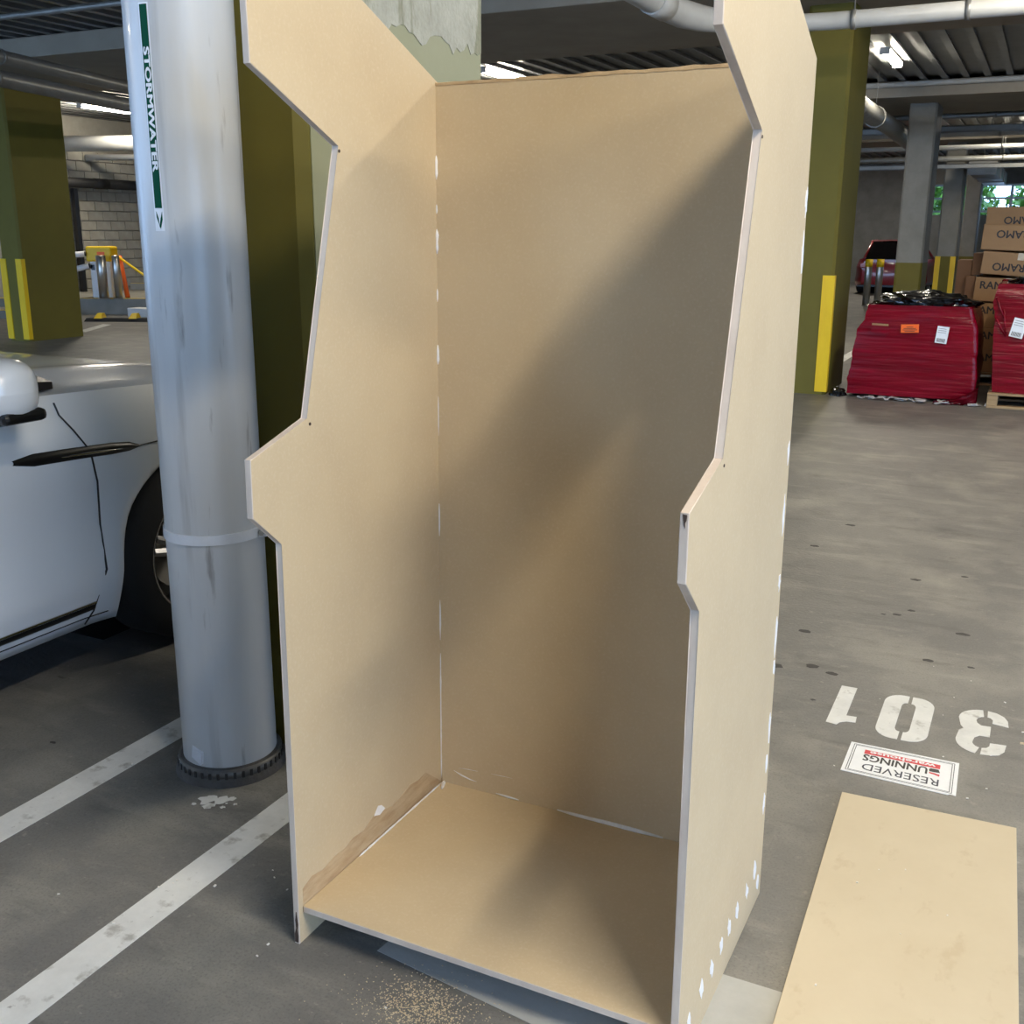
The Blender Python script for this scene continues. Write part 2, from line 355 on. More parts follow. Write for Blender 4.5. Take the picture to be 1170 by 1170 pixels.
for q, r in (([(.035,.132),(.06,.123),(.085,.117),(.106,.115)],.0022),([(.165,.0955),(.2,.094),(.233,.093)],.005),([(.345,.0935),(.4,.0925),(.44,.092),(.476,.093),(.52,.093),(.57,.092),(.635,.0915)],.0075),([(.05,.143),(.08,.146),(.11,.147)],.0010),([(.15,.150),(.18,.151),(.215,.152)],.0007)):
    bead('filler_bead', [(x,-.0008,z) for x, z in q], r, bk)
def blob(cx, cz, w, h, seed, X, tilt=0.):
    rng = random.Random(seed); n = 11; P = []
    for i in range(n):
        a = 2*math.pi*i/n; k = rng.uniform(.55,1.15); u = math.cos(a)*w*k; v = math.sin(a)*h*k
        P.append((cx + u + v*tilt, cz + v))
    return MB().prism([skR(X,y,z) for y,z in P],[skR(X+.0014,y,z) for y,z in P])
for i, (y, z) in enumerate([(-.062,.108),(-.022,.052),(-.134,.097),(-.221,.096),(-.286,.099),(-.347,.094),(-.419,.090),(-.493,.092),(-.573,.079)]):
    part('filler_patch', blob(y, z, .013, .029 - .003*(i % 3), 20+i, W+T-.0003, -.25), M_filler, pR)
for i, (y, z, h) in enumerate([(-.004,1.10,.03),(-.010,.963,.045),(-.006,.805,.02),(-.004,.676,.05),(-.002,.60,.02),(-.006,.45,.04),(-.012,.36,.03),(-.01,.26,.03),(.0,1.52,.04),(.002,1.62,.03)]):
    part('filler_patch', blob(y, z, .010, h, 50+i, W+T-.0003), M_filler, pR)
# brown glue smear on left panel above the shelf
up = [(-.625,.138),(-.59,.150),(-.55,.142),(-.50,.150),(-.46,.147),(-.425,.156),(-.38,.15),(-.335,.168),(-.29,.157),(-.25,.150),(-.2,.155),(-.165,.166),(-.12,.158),(-.085,.164),(-.05,.135),(-.02,.112),(-.004,.096)]
mb = MB()
for (a, za), (b, zb_) in zip(up, up[1:]):
    mb.prism([skL(-.0002,a,HB+.0005),skL(-.0002,b,HB+.0005),skL(-.0002,b,zb_-.006),skL(-.0002,a,za-.006)],[skL(.0007,a,HB+.0005),skL(.0007,b,HB+.0005),skL(.0007,b,zb_-.006),skL(.0007,a,za-.006)])
part('glue_smear', mb, M_glue, pL, 'brown smear of glue along the shelf seam')
part('filler_patch', MB().prism([skL(-.0002,y,z) for y,z in ((-.335,.160),(-.31,.150),(-.285,.156),(-.30,.172),(-.315,.178))],[skL(.0012,y,z) for y,z in ((-.335,.160),(-.31,.150),(-.285,.156),(-.30,.172),(-.315,.178))]), M_filler, pL)

# ================================================================== STORMWATER PIPE
PX, PY, PR = -.715, -.045, .1365
sp = thing('stormwater_pipe', 'wide grey-white plastic downpipe with green lettered sticker beside the cabinet', 'pipe', (PX,PY,0))
part('pipe_body', MB().lathe([(PR,.02),(PR,3.589)], PX, PY, 64), M_pvc, sp)
part('pipe_body', MB().lathe([(PR+.008,2.55),(PR+.010,2.57),(PR+.010,2.75),(PR,2.77)], PX, PY, 64), M_pvc, sp)
def pc(a, r, z): return (PX + r*math.cos(a), PY + r*math.sin(a), z)
# strap with bolted ear towards the pillar
mb = MB(); n = 44; a0, a1 = math.radians(-205), math.radians(18)
rows = []
for i in range(n+1):
    a = a0 + (a1-a0)*i/n; rows.append([pc(a,PR-.001,.725), pc(a,PR+.005,.725), pc(a,PR+.005,.753), pc(a,PR-.001,.753), pc(a,PR-.001,.725)])
mb.grid(rows, smooth=False); st = part('strap', mb, M_strap, sp)
EM = Matrix.Translation((-.577,-.018,.736)) @ Matrix.Rotation(math.radians(43),4,'Z')
part('strap_ear', MB().box((-.022,-.004,-.0145),(.020,.004,.0145), EM, bevel=.003), M_strap, st)
part('bolt', MB().tube([EM @ Vector((.004,.0,0)), EM @ Vector((.004,-.013,0))], .0085, 6, smooth=False), M_steel, st)
part('bracket', MB().box((-.585,-.012,.728),(-.568,.1195,.744)), M_strap, st)
# cement collar and segmented band at base
part('collar', MB().lathe([(PR+.026,0),(PR+.021,.018),(PR+.012,.03),(PR+.008,.048),(PR,.052)], PX, PY, 56), M_collar, sp)
mb = MB(); rows = []
for i in range(65):
    a = 2*math.pi*i/64; rows.append([pc(a,PR+.006,.016),pc(a,PR+.016,.016),pc(a,PR+.016,.048),pc(a,PR+.006,.048)])
band = part('collar_band', mb.grid(rows), M_collar2, sp)
sl = MB().box((-.002,-.0042,-.010),(.002,.0042,.010), bevel=.001).mesh('slot', M_dark)
for i in range(40):
    a = 2*math.pi*i/40
    o = bpy.data.objects.new('slot', sl); C.objects.link(o); o.parent = band; o.location = Vector(pc(a,PR+.0165,.032)) - Vector(sp.location); o.rotation_euler = (0,0,a)
part('torn_tape', MB().prism([pc(-1.75,PR,.075),pc(-1.45,PR,.062),pc(-1.42,PR,.1),pc(-1.7,PR,.112)],[pc(-1.75,PR+.003,.075),pc(-1.43,PR+.018,.066),pc(-1.42,PR+.010,.098),pc(-1.7,PR+.003,.112)]), M_strap, sp)
# sticker wrapped on the pipe: white backing, green bars, white letters, arrow
AC = -1.475; ZT, ZB = 2.093, 1.558            # centre angle, top and bottom height of the sticker
def patch(a0, a1, z0, z1, r0, r1, m, name, parent):
    rows = [[pc(a0+(a1-a0)*i/4, r0, z0), pc(a0+(a1-a0)*i/4, r1, z0), pc(a0+(a1-a0)*i/4, r1, z1), pc(a0+(a1-a0)*i/4, r0, z1), pc(a0+(a1-a0)*i/4, r0, z0)] for i in range(5)]
    return part(name, MB().grid(rows, smooth=False), m, parent)
LZ = lambda px: ZT - (px-53)/(243-53)*(ZT-ZB)
stk = patch(AC-.105, AC+.105, ZB, ZT, PR-.001, PR+.0008, M_vinyl, 'sticker', sp)
patch(AC-.078, AC+.078, LZ(223), ZT-.004, PR, PR+.0013, M_green, 'green_bar', stk)
def wrapf(co):      # text x runs downwards along the pipe; text up points to the viewer's right
    z = (LZ(88)+LZ(192))/2 - co.x; a = AC + co.y/PR
    return pc(a, PR + .0018 + co.z, z)
tm = text_mesh('STORMWATER', .031, bold=.0012, extrude=.0002)
wid = max(v.co.x for v in tm.vertices) - min(v.co.x for v in tm.vertices)
hgt = max(v.co.y for v in tm.vertices) - min(v.co.y for v in tm.vertices)
for v in tm.vertices: v.co.x *= (LZ(88)-LZ(192))/wid; v.co.y *= .0175/hgt
lettering(tm, M_vinyl, stk, None, func=wrapf)
def pz(u, px): return pc(AC + u, PR+.0012, LZ(px))
mb = MB()
for P in ([(-.06,226),(-.055,231),(-.01,237),(.0,240),(-.012,232)], [(.07,226),(.07,233),(.02,241),(-.005,239),(.03,232)]):
    mb.prism([pc(AC+u,PR+.0003,LZ(p)) for u,p in P],[pc(AC+u,PR+.0014,LZ(p)) for u,p in P])
part('arrow', mb, M_green, stk)

# ================================================================== FLOOR MARKINGS
def mark(name, lab, cat, pts, m, z=.0012, group=None):
    cx = sum(p[0] for p in pts)/len(pts); cy = sum(p[1] for p in pts)/len(pts)
    return solo(name, MB().flat(pts, .0001, z), m, lab, cat, (cx,cy,0), group)
def wob(x, y0, y1, n, s):
    return [(x + .003*noise.noise((s, y0 + (y1-y0)*i/n*6, 0)), y0 + (y1-y0)*i/n) for i in range(n+1)]
def vline(x0, x1, y0, y1, lab, s): mark('bay_line', lab, 'marking', wob(x1,y0,y1,24,s) + wob(x0,y0,y1,24,s+5)[::-1], M_paint, group='painted bay lines')
vline(-.447,-.345,-4.6,.6,'white bay line running under the foot of the cabinet',1)
vline(-1.070,-.962,-4.6,.85,'white bay line between the car and the stormwater pipe',2)
vline(-11.0,-10.9,-2,4.6,'distant white bay line in front of the dark olive pillar',3)
mark('bay_line','far white floor line past the dark olive pillar','marking',[(-12.4,9.9),(-12.2,9.9),(-12.9,11.1),(-13.1,11.1)],M_paint,group='painted bay lines')
mark('bay_line','far white floor line left of the wrapped load','marking',[(-.95,10.2),(-.83,10.2),(-.83,15.5),(-.95,15.5)],M_paint,group='painted bay lines')
mark('painted_patch','worn pale grey painted rectangle partly under the cabinet','marking',[(.165,-.585),(.60,-.64),(.60,-1.1),(1.16,-1.1),(1.16,-.315),(.20,-.315)],M_greypaint, .0011)
bn = thing('bay_number','white stencilled bay number painted upside down on the concrete','marking',(1.12,1.2,0))
def arc(cx, cy, rx, ry, a0, a1, n=8): return [(cx + rx*math.cos(math.radians(a0+(a1-a0)*i/n)), cy + ry*math.sin(math.radians(a0+(a1-a0)*i/n))) for i in range(n+1)]
part('digit', MB().flat([(.849,1.366),(.902,1.367),(.904,1.124),(.937,1.127),(.940,1.083),(.912,1.078),(.893,1.062),(.886,1.041),(.851,1.047)], .0001, .0012), M_paint, bn)
# 0: two C shaped halves
def half0(s):      # s=-1 left, +1 right ; centre (1.083,1.198)
    cx, cy = 1.083, 1.198; g = .0055*1; ox, oy, ix, iy = .080, .178, .0225, .118
    out = [(g, oy)] + [(ox-.055+.055*math.cos(a), oy-.07+.07*math.sin(a)) for a in [math.pi/2 - i*math.pi/16 for i in range(9)]]
    out += [(ox-.055+.055*math.cos(a), -oy+.07+.07*math.sin(a)) for a in [-i*math.pi/16 for i in range(9)]] + [(g, -oy)]
    inn = [(g, -iy)] + [(ix-.014+.014*math.cos(a), -iy+.03+.03*math.sin(a)) for a in [-math.pi/2 + i*math.pi/12 for i in range(7)]]
    inn += [(ix-.014+.014*math.cos(a), iy-.03+.03*math.sin(a)) for a in [i*math.pi/12 for i in range(7)]] + [(g, iy)]
    P = [(cx + s*u + .004*(v/.178)*0, cy + v) for u, v in out + inn]
    return P if s < 0 else P
mb = MB()
for s in (-1,1): mb.flat(half0(s), .0001, .0012)
part('digit', mb, M_paint, bn)
# 3 seen upside down: stroke on the left with openings to the right, stencil gaps top and bottom
def three():
    cx = 1.32; polys = []
    up_o = arc(1.320,1.285,.078,.088,96,180,7); lo_o = arc(1.316,1.118,.072,.088,180,262,7)
    up_i = arc(1.322,1.280,.026,.040,100,180,5); lo_i = arc(1.320,1.112,.026,.036,180,260,5)
    # left main body
    body = up_o + [(1.252,1.222),(1.262,1.202),(1.250,1.184)] + lo_o + lo_i[::-1] + [(1.298,1.145),(1.312,1.166),(1.342,1.168),(1.342,1.248),(1.312,1.246),(1.300,1.262)] + up_i[::-1]
    polys.append(body)
    polys.append([(1.327,1.373),(1.355,1.366),(1.378,1.345),(1.390,1.315),(1.394,1.268),(1.345,1.277),(1.345,1.305),(1.338,1.318),(1.328,1.322)])
    polys.append([(1.321,1.030),(1.350,1.034),(1.374,1.048),(1.388,1.078),(1.392,1.128),(1.345,1.122),(1.344,1.098),(1.336,1.082),(1.323,1.076)])
    return polys
mb = MB()
for P in three(): mb.flat(P, .0001, .0012)
part('digit', mb, M_paint, bn)
# reserved sign lying on floor
sg = thing('floor_sign','white bordered reserved sign lying upside down in front of the painted bay number','sign',(1.112,.828,0))
A, Bc, Cc, Dc = Vector((.951,.733,0)), Vector((1.274,.719,0)), Vector((1.268,.935,0)), Vector((.951,.935,0))
def sgp(u, v):     # u,v in 0..1, u to image right, v away from the camera
    return (A*(1-u)*(1-v) + Bc*u*(1-v) + Cc*u*v + Dc*(1-u)*v)
def sgflat(pts, z0, z1): return MB().prism([(*sgp(u,v).xy, z0) for u,v in pts], [(*sgp(u,v).xy, z1) for u,v in pts])
sh = part('sheet', sgflat([(0,0),(.93,0),(.95,.03),(1,.02),(1,1),(0,1)], .0002, .0022), M_vinyl, sg)
for a, w in ((.035,.006),(.055,.006)):
    b = a*1.4
    for P in ([(a,b),(1-a,b),(1-a,b+w*1.5),(a,b+w*1.5)],[(a,1-b-w*1.5),(1-a,1-b-w*1.5),(1-a,1-b),(a,1-b)],[(a,b),(a+w,b),(a+w,1-b),(a,1-b)],[(1-a-w,b),(1-a,b),(1-a,1-b),(1-a-w,1-b)]):
        part('border_line', sgflat(P, .0021, .0026), M_navy, sh)
part('red_band', sgflat([(.15,.685),(.84,.685),(.84,.815),(.15,.815)], .0021, .0026), M_red, sh)
def sgtext(s, u0, u1, v0, v1, m, bold=0., z=.0027, shear=0.):     # text reads from the far side: rotate by 180 degrees
    me = text_mesh(s, .05, bold=bold, extrude=.0001, shear=shear)
    xs = [v.co.x for v in me.vertices]; ys = [v.co.y for v in me.vertices]; x0, x1, y0, y1 = min(xs), max(xs), min(ys), max(ys)
    def f(co):
        u = u1 - (co.x-x0)/(x1-x0)*(u1-u0); v = v1 - (co.y-y0)/(y1-y0)*(v1-v0); p = sgp(u, v); return (p.x, p.y, z + co.z)
    lettering(me, m, sh, None, func=f)
sgtext('RESERVED', .17, .845, .16, .36, M_navy, .0)
sgtext('UNNINGS', .15, .735, .455, .665, M_black, .0012)
sgtext('warehouse', .20, .80, .695, .80, M_vinyl, .0012, .0029)
# hammer-like B mark in front of the name
part('logo_mark', sgflat([(.84,.455),(.845,.51),(.80,.53),(.75,.535),(.752,.50),(.80,.485)], .0021, .0027), M_red, sh)
part('logo_mark', sgflat([(.845,.565),(.83,.66),(.76,.66),(.745,.62),(.752,.56),(.80,.55)], .0021, .0027), M_black, sh)
part('logo_mark', sgflat([(.845,.535),(.838,.565),(.79,.555),(.75,.555),(.76,.54)], .0021, .0028), M_vinyl, sh)
# loose board
lb = MB().box((-.2265,-1.20,0),(.2265,0,.0155), bevel=.001)
lb.xf(Matrix.Translation((1.2075,.582,.0004)) @ Matrix.Rotation(math.radians(1.9),4,'Z'))
solo('fibreboard_sheet', lb, M_mdf_sheet, 'loose rectangular sheet of raw fibreboard lying on the floor below the sign', 'board', (1.22,0,0))
# sawdust and litter
def scatter(name, lab, cat, pts, m, lo, hi, seed):
    rng = random.Random(seed); mb = MB()
    for x, y, z0 in pts:
        s = rng.uniform(lo, hi); a = rng.uniform(0, 3.1)
        mb.box((-s,-s*.6,0),(s,s*.6,s*.7), Matrix.Translation((x,y,z0)) @ Matrix.Rotation(a,4,'Z'))
    return solo(name, mb, m, lab, cat, (pts[0][0],pts[0][1],0), kind='stuff')
rng = random.Random(11)
scatter('sawdust','pale sawdust scattered on the floor in front of the cabinet shelf','sawdust',[(rng.gauss(.35,.06), rng.gauss(-.70,.045), .0012) for _ in range(1500)] + [(rng.gauss(.42,.16), rng.gauss(-.72,.12), .0012) for _ in range(160)], M_dust, .0004, .0018, 1)
scatter('paint_specks','tiny white specks of filler scattered over the concrete','debris',[(rng.uniform(-1.0,.9), rng.uniform(-1.15,.1), .0012) for _ in range(40)] + [(rng.uniform(.9,1.5), rng.uniform(-.2,1.8), .0012) for _ in range(14)], M_speck, .0012, .004, 2)
scatter('board_crumbs','white crumbs lying on the loose fibreboard sheet','debris',[(1.13,.22,.0162),(1.19,.25,.0162),(1.09,.14,.0162),(1.21,-.02,.0162),(1.3,.1,.0162),(1.07,-.28,.0162)], M_speck, .0015, .003, 3)
mb = MB(); rng = random.Random(9)
for x, y, r in [(.52,3.6,.05),(.42,3.1,.045),(.95,2.75,.045),(.98,2.3,.03),(.93,2.22,.035),(.88,2.2,.02),(1.2,2.1,.05),(1.25,1.75,.025),(1.1,1.75,.04),(.72,1.5,.05),(.6,1.44,.05),(.8,1.46,.04),(.62,1.85,.05),(.78,1.2,.018),(1.15,2.9,.03),(-1.3,-.2,.02)]:
    r *= .5
    mb.flat([(x + r*1.2*math.cos(a)*rng.uniform(.7,1.1), y + r*.8*math.sin(a)*rng.uniform(.6,1.1)) for a in [i*.57 for i in range(11)]], .0001, .0007)
solo('oil_spots', mb, M_dark, 'dark oil spots dotted over the concrete floor', 'stain', (.9,2,0), kind='stuff')
mb = MB(); rng = random.Random(21)
for cx, cy, r in ((-.625,-.25,.03),(-.59,-.235,.022),(-.60,-.275,.018),(-.565,-.215,.012),(-.56,-.262,.008),(-.645,-.285,.007),(-.54,-.235,.006)):
    mb.flat([(cx + r*math.cos(k*.52)*rng.uniform(.5,1.25), cy + r*math.sin(k*.52)*rng.uniform(.5,1.2)) for k in range(12)], .0001, .0010 + r*.01)
solo('plaster_splash', mb, M_paint, 'white plaster splash on the floor at the foot of the stormwater pipe', 'stain', (-.60,-.25,0))
solo('wood_splinter', MB().box((1.43,1.16,0),(1.50,1.168,.004)), M_dust, 'pale wood splinter beside the painted number at the frame edge', 'debris', (1.46,1.164,0))

# ================================================================== CARS
def build_car(label, paint, loc, rotz, scale=(1,1,1)):
    root = thing('parked_car', label, 'car', (0,0,0))
    hw = .95; WB = 2.85; RA = .405; ZC = .37
    YF, YR = .90, -3.80
    def zbot(y):
        z = .205 + (.05*max(0,(y-.45)/.45) if y > .45 else 0) + (.1*max(0,(-3.3-y)/.5) if y < -3.3 else 0)
        for ya in (0, -WB):
            d = abs(y-ya)
            if d < RA: z = max(z, ZC + math.sqrt(RA*RA-d*d))
        return z
    def ztop(y):
        if y > -.75: t = (y+.75)/1.65; return 1.04 - .055*t - .17*t**4
        return 1.04 + .05*min(1,(-.75-y)/2.5)
    def sx(y, z):
        x = hw
        x -= .075*max(0,(.40-z)/.20)**1.4
        x -= .018*math.exp(-((z-.60)/.11)**2)
        if z > .835: x -= .55*(z-.835)**1.35
        if y > .05: x -= .42*((y-.05)/.85)**2.6
        if y < -3.0: x -= .30*((-3.0-y)/.8)**2.4
        for ya in (0,-WB):
            d = math.hypot(y-ya, z-ZC)
            x += .022*max(0, 1-abs(d-RA-.03)/.07)
        return x
    ys = sorted(set([YR + i*(YF-YR)/94 for i in range(95)] + [ya + s*RA*math.cos(math.radians(a)) for ya in (0,-WB) for s in (-1,1) for a in range(0,91,6)] + [ya + s*(RA+1e-3) for ya in (0,-WB) for s in (-1,1)]))
    lev = [.205,.24,.27,.30,.34,.38,.42,.47,.53,.58,.63,.68,.73,.78,.82,.835,.85,.88,.92,.96,1.0,1.0]
    mb = MB()
    for s in (1,-1):
        rows = []
        for y in ys:
            zb, zt = zbot(y), ztop(y); row = []
            for k, L in enumerate(lev):
                tt = (L-.205)/(1.0-.205); z = .205 + tt*(zt-.205)
                z = max(z, zb); row.append((s*sx(y,z), y, z))
            # inner return of the arch / sill
            row.insert(0, (s*(sx(y,zb)-.09), y, zb+.005))
            rows.append(row)
        mb.grid(rows, flip=(s < 0))
    # nose and tail skins
    for ye, f in ((YF,1),(YR,-1)):
        rows = []
        for k in range(9):
            u = -1 + 2*k/8; row = []
            for L in lev[::3]:
                tt = (L-.205)/(.795); z = zbot(ye) + tt*(ztop(ye)-zbot(ye)); row.append((u*sx(ye,z), ye + f*.06*(1-u*u)*math.sin(math.pi*min(1,tt+.15)), z))
            rows.append(row)
        mb.grid(rows)
    bmesh.ops.remove_doubles(mb.bm, verts=mb.bm.verts, dist=.0004)
    body = part('body', mb, paint, root)
    # bonnet
    rows = []
    for i in range(25):
        y = -.70 + i*(YF+.04+.70)/24; ye = min(y, YF); zt = ztop(ye); xw = sx(ye, zt)
        row = []
        for k in range(-14, 15):
            u = k/14; edge = .045*(1-abs(u)**2.2) + .018*math.exp(-((abs(u)-.62)/.12)**2)
            row.append((u*xw*.996, y, zt + edge - .012*(abs(u) > .97)))
        rows.append(row)
    part('bonnet', MB().grid(rows), paint, root)
    # greenhouse
    yA0, yA1, yD1, yD0 = -.86, -1.60, -3.1, -3.62; ZR = 1.66
    xb = lambda y: sx(y, ztop(y)) - .02
    base = [(xb(yA0)-.02,yA0),(xb(-1.3),-1.3),(xb(-2.0),-2.1),(xb(-3.0),-3.0),(xb(yD0)-.03,yD0)]
    topx = [(.60,yA1),(.62,-1.75),(.64,-2.2),(.62,-2.9),(.56,yD1)]
    mb = MB(); gl = MB()
    for s in (1,-1):
        lo = [(s*x,y,ztop(y)+.0) for x,y in base]; hi = [(s*x,y,ZR - .02*abs(i-2)) for i,(x,y) in enumerate(topx)]
        gl.grid([lo, hi])
        for i in (0,2,4): mb.tube([lo[i], tuple((a+b)/2 for a, b in zip(lo[i],hi[i])), hi[i]], .035, 8)
        mb.tube(hi, .035, 8); mb.tube(lo, .012, 6)
    roofr = [[(u*x, y, ZR + .03*(1-u*u) - .02*abs(i-2)+.012) for u in (-1,-.5,0,.5,1)] for i,(x,y) in enumerate(topx)]
    mb.grid(roofr); part('roof_frame', mb, paint, root)
    part('side_window', gl, M_glass, root)
    part('windscreen', MB().grid([[(u*base[0][0],yA0,ztop(yA0)+.05*(1-u*u)) for u in (-1,-.5,0,.5,1)],[(u*topx[0][0],yA1,ZR-.03+.03*(1-u*u)) for u in (-1,-.5,0,.5,1)]]), M_glass, root)
    part('rear_window', MB().grid([[(u*base[4][0],yD0,ztop(yD0)) for u in (-1,0,1)],[(u*topx[4][0],yD1,ZR-.03) for u in (-1,0,1)]]), M_glass, root)
    # wheels
    def wheel(y, s):
        w = thing('wheel_tmp','x','x'); rmv = w
        xo = s*(hw-.012); xi = s*(hw-.245)
        tyre = MB(); R_ = .355
        pr_ = [(.245,0),(.27,.004),(.33,.012),(R_-.004,.035),(R_,.06),(R_,.19),(R_-.01,.22),(.30,.235),(.245,.235)]
        rows = []
        for k in range(49):
            a = 2*math.pi*k/48; rows.append([(xo - s*d, y + r*math.cos(a), R_ + r*math.sin(a)) for r, d in pr_])
        ty = part('tyre', tyre.grid(rows), M_rubber, root)
        rim = MB(); rows = []
        for k in range(49):
            a = 2*math.pi*k/48; rows.append([(xo - s*d, y + r*math.cos(a), R_ + r*math.sin(a)) for r, d in [(.250,.004),(.246,.0),(.232,.004),(.226,.03),(.222,.16)]])
        rim.grid(rows)
        for k in range(5):
            for dd in (-.11,.11):
                a = 2*math.pi*k/5 + math.pi/2
                p0 = (xo-s*.02, y+.035*math.cos(a+dd*2), R_+.035*math.sin(a+dd*2)); p1 = (xo-s*.012, y+.235*math.cos(a+dd), R_+.235*math.sin(a+dd))
                rim.tube([p0,p1], [.026,.016], 6, smooth=False)
        rim.tube([(xo-s*.035,y,R_),(xo-s*.004,y,R_)], .045, 16)
        part('rim', rim, M_alloy, ty)
        part('brake_disc', MB().tube([(xo-s*.12,y,R_),(xo-s*.10,y,R_)], .16, 24), M_steel, ty)
        bpy.data.objects.remove(w)
    for y in (0,-WB):
        for s in (1,-1): wheel(y, s)
        part('wheel_well', MB().tube([(.62,y,ZC),(-.62,y,ZC)], RA+.03, 24), M_blackplastic, root)
    part('underbody', MB().box((-.80,YR+.25,.22),(.80,YF-.2,.5)), M_blackplastic, root)
    # ribbons on the side skin
    def ribbon(pts, wd, name, m, s=1, lift=.0055, parent=body, taper=False):
        mb = MB(); rows = []; n = len(pts)
        for i, (y, z) in enumerate(pts):
            a = pts[max(0,i-1)]; b = pts[min(n-1,i+1)]; t = Vector((b[0]-a[0], b[1]-a[1])).normalized(); nn = Vector((-t.y, t.x))
            w_ = wd if not taper else wd*taper[i]
            row = []
            for k in (-.5,-.2,.2,.5):
                yy, zz = y + nn.x*w_*k, z + nn.y*w_*k; row.append((s*(sx(yy,zz) + (lift if abs(k) < .3 else .0012)), yy, zz))
            rows.append(row)
        return part(name, mb.grid(rows, flip=(s < 0)), m, parent)
    for s in (1,-1):
        ribbon([(-.578,.97+.04),(-.575,.97),(-.539,.915),(-.493,.838),(-.472,.727),(-.468,.571),(-.479,.415),(-.51,.262),(-.535,.215)], .007, 'door_gap', M_blackplastic, s)
        ribbon([(-1.62,1.03),(-1.62,.8),(-1.60,.5),(-1.60,.26)], .007, 'door_gap', M_blackplastic, s)
        ribbon([(-2.55,1.03),(-2.52,.9),(-2.40,.75),(-2.38,.5),(-2.40,.26)], .007, 'door_gap', M_blackplastic, s)
        ribbon([(y, .243) for y in [-2.35 + i*.1 for i in range(20)]], .004, 'door_gap', M_blackplastic, s)
        ribbon([(y, .278 + .004*(y+.5)) for y in [-2.35 + i*.08 for i in range(24)]], .022, 'sill_trim', M_blackplastic, s, .007)
        ribbon([(y, .296 + .004*(y+.5)) for y in [-2.35 + i*.08 for i in range(24)]], .010, 'chrome_strip', M_chrome, s, .009)
        vt = ribbon([(-.80,.852),(-.72,.848),(-.6,.842),(-.5,.836),(-.4,.829),(-.32,.823),(-.27,.818)], .040, 'fender_trim', M_blackplastic, s, .008, taper=[.35,1,1,1,1,.8,.1])
        ribbon([(-.62,.838),(-.5,.832),(-.42,.827),(-.36,.824)], .014, 'chrome_insert', M_chrome, s, .012, parent=vt, taper=[.3,1,.8,.1])
        ribbon([(-.27,.818),(-.1,.822),(.2,.815),(.5,.80)], .005, 'bonnet_gap', M_blackplastic, s)
        CW = [(s*.868,-.84),(s*.862,-.66),(s*.835,-.52),(s*.70,-.50),(s*.60,-.56),(s*.60,-.84)]
        part('cowl', MB().prism([(x,y,1.045) for x,y in CW],[(x,y,z) for (x,y),z in zip(CW,(1.10,1.085,1.068,1.088,1.11,1.13))]), M_blackplastic, root)
        # mirror
        mx, my, mz = s*(hw+.085), -.885, 1.10
        ms = MB(); rows = []
        for i in range(15):
            th = math.pi*i/14; row = []
            for k in range(25):
                ph = 2*math.pi*k/24; ex = .7
                ct, st_ = math.cos(th), math.sin(th)
                cx_ = math.copysign(abs(math.cos(ph))**ex, math.cos(ph)); cz_ = math.copysign(abs(math.sin(ph))**ex, math.sin(ph))
                row.append((mx + .128*cx_*st_**.8, my + .115*ct + .02*cx_*s*-1, mz + .098*cz_*st_**.8))
            rows.append(row)
        mr = part('wing_mirror', ms.grid(rows), paint, root)
        part('mirror_base', MB().box((min(s*(hw-.1),mx),my-.06,mz-.115),(max(s*(hw-.1),mx),my+.055,mz-.055), bevel=.02), M_blackplastic, mr)
        part('mirror_trim', MB().box((mx-.118,my-.08,mz-.09),(mx+.118,my+.072,mz-.052), bevel=.015), M_blackplastic, mr)
        part('head_light', MB().grid([[(s*(sx(.62+.06*i,.74+.045*j)+.004), .62+.06*i, .74+.045*j) for j in range(3)] for i in range(4)]), M_glass, root)
        part('tail_light', MB().grid([[(s*(sx(YR+.02+.09*i,.82+.06*j)+.006), YR+.02+.09*i, .82+.06*j) for j in range(4)] for i in range(4)]), M_tail, root)
        part('tail_light', MB().box((min(s*.40,s*.68),YR-.075,.84),(max(s*.40,s*.68),YR-.01,.97), bevel=.01), M_tail, root)
        part('door_handle', MB().box((s*(hw-.01)-.012,-1.52,.88),(s*(hw-.01)+.012,-1.34,.905), bevel=.006), paint, root)
    # wipers
    for a, b in (((.62,-.70),(-.05,-.82)),((-.05,-.70),(-.62,-.82))):
        part('wiper', MB().tube([(a[0],a[1],1.075),((a[0]+b[0])/2,(a[1]+b[1])/2,1.115),(b[0],b[1],1.12)], .012, 6), M_blackplastic, root)
    root.location = loc; root.rotation_euler = (0,0,rotz); root.scale = scale
    return root
build_car('white four-wheel-drive car parked in the bay behind the stormwater pipe', M_carwhite, (-2.45,.73,0), 0)
build_car('red hatchback parked far off behind the grey pillar', M_carred, (-2.25,30.8,0), math.radians(-4), (.9,.9,.82))

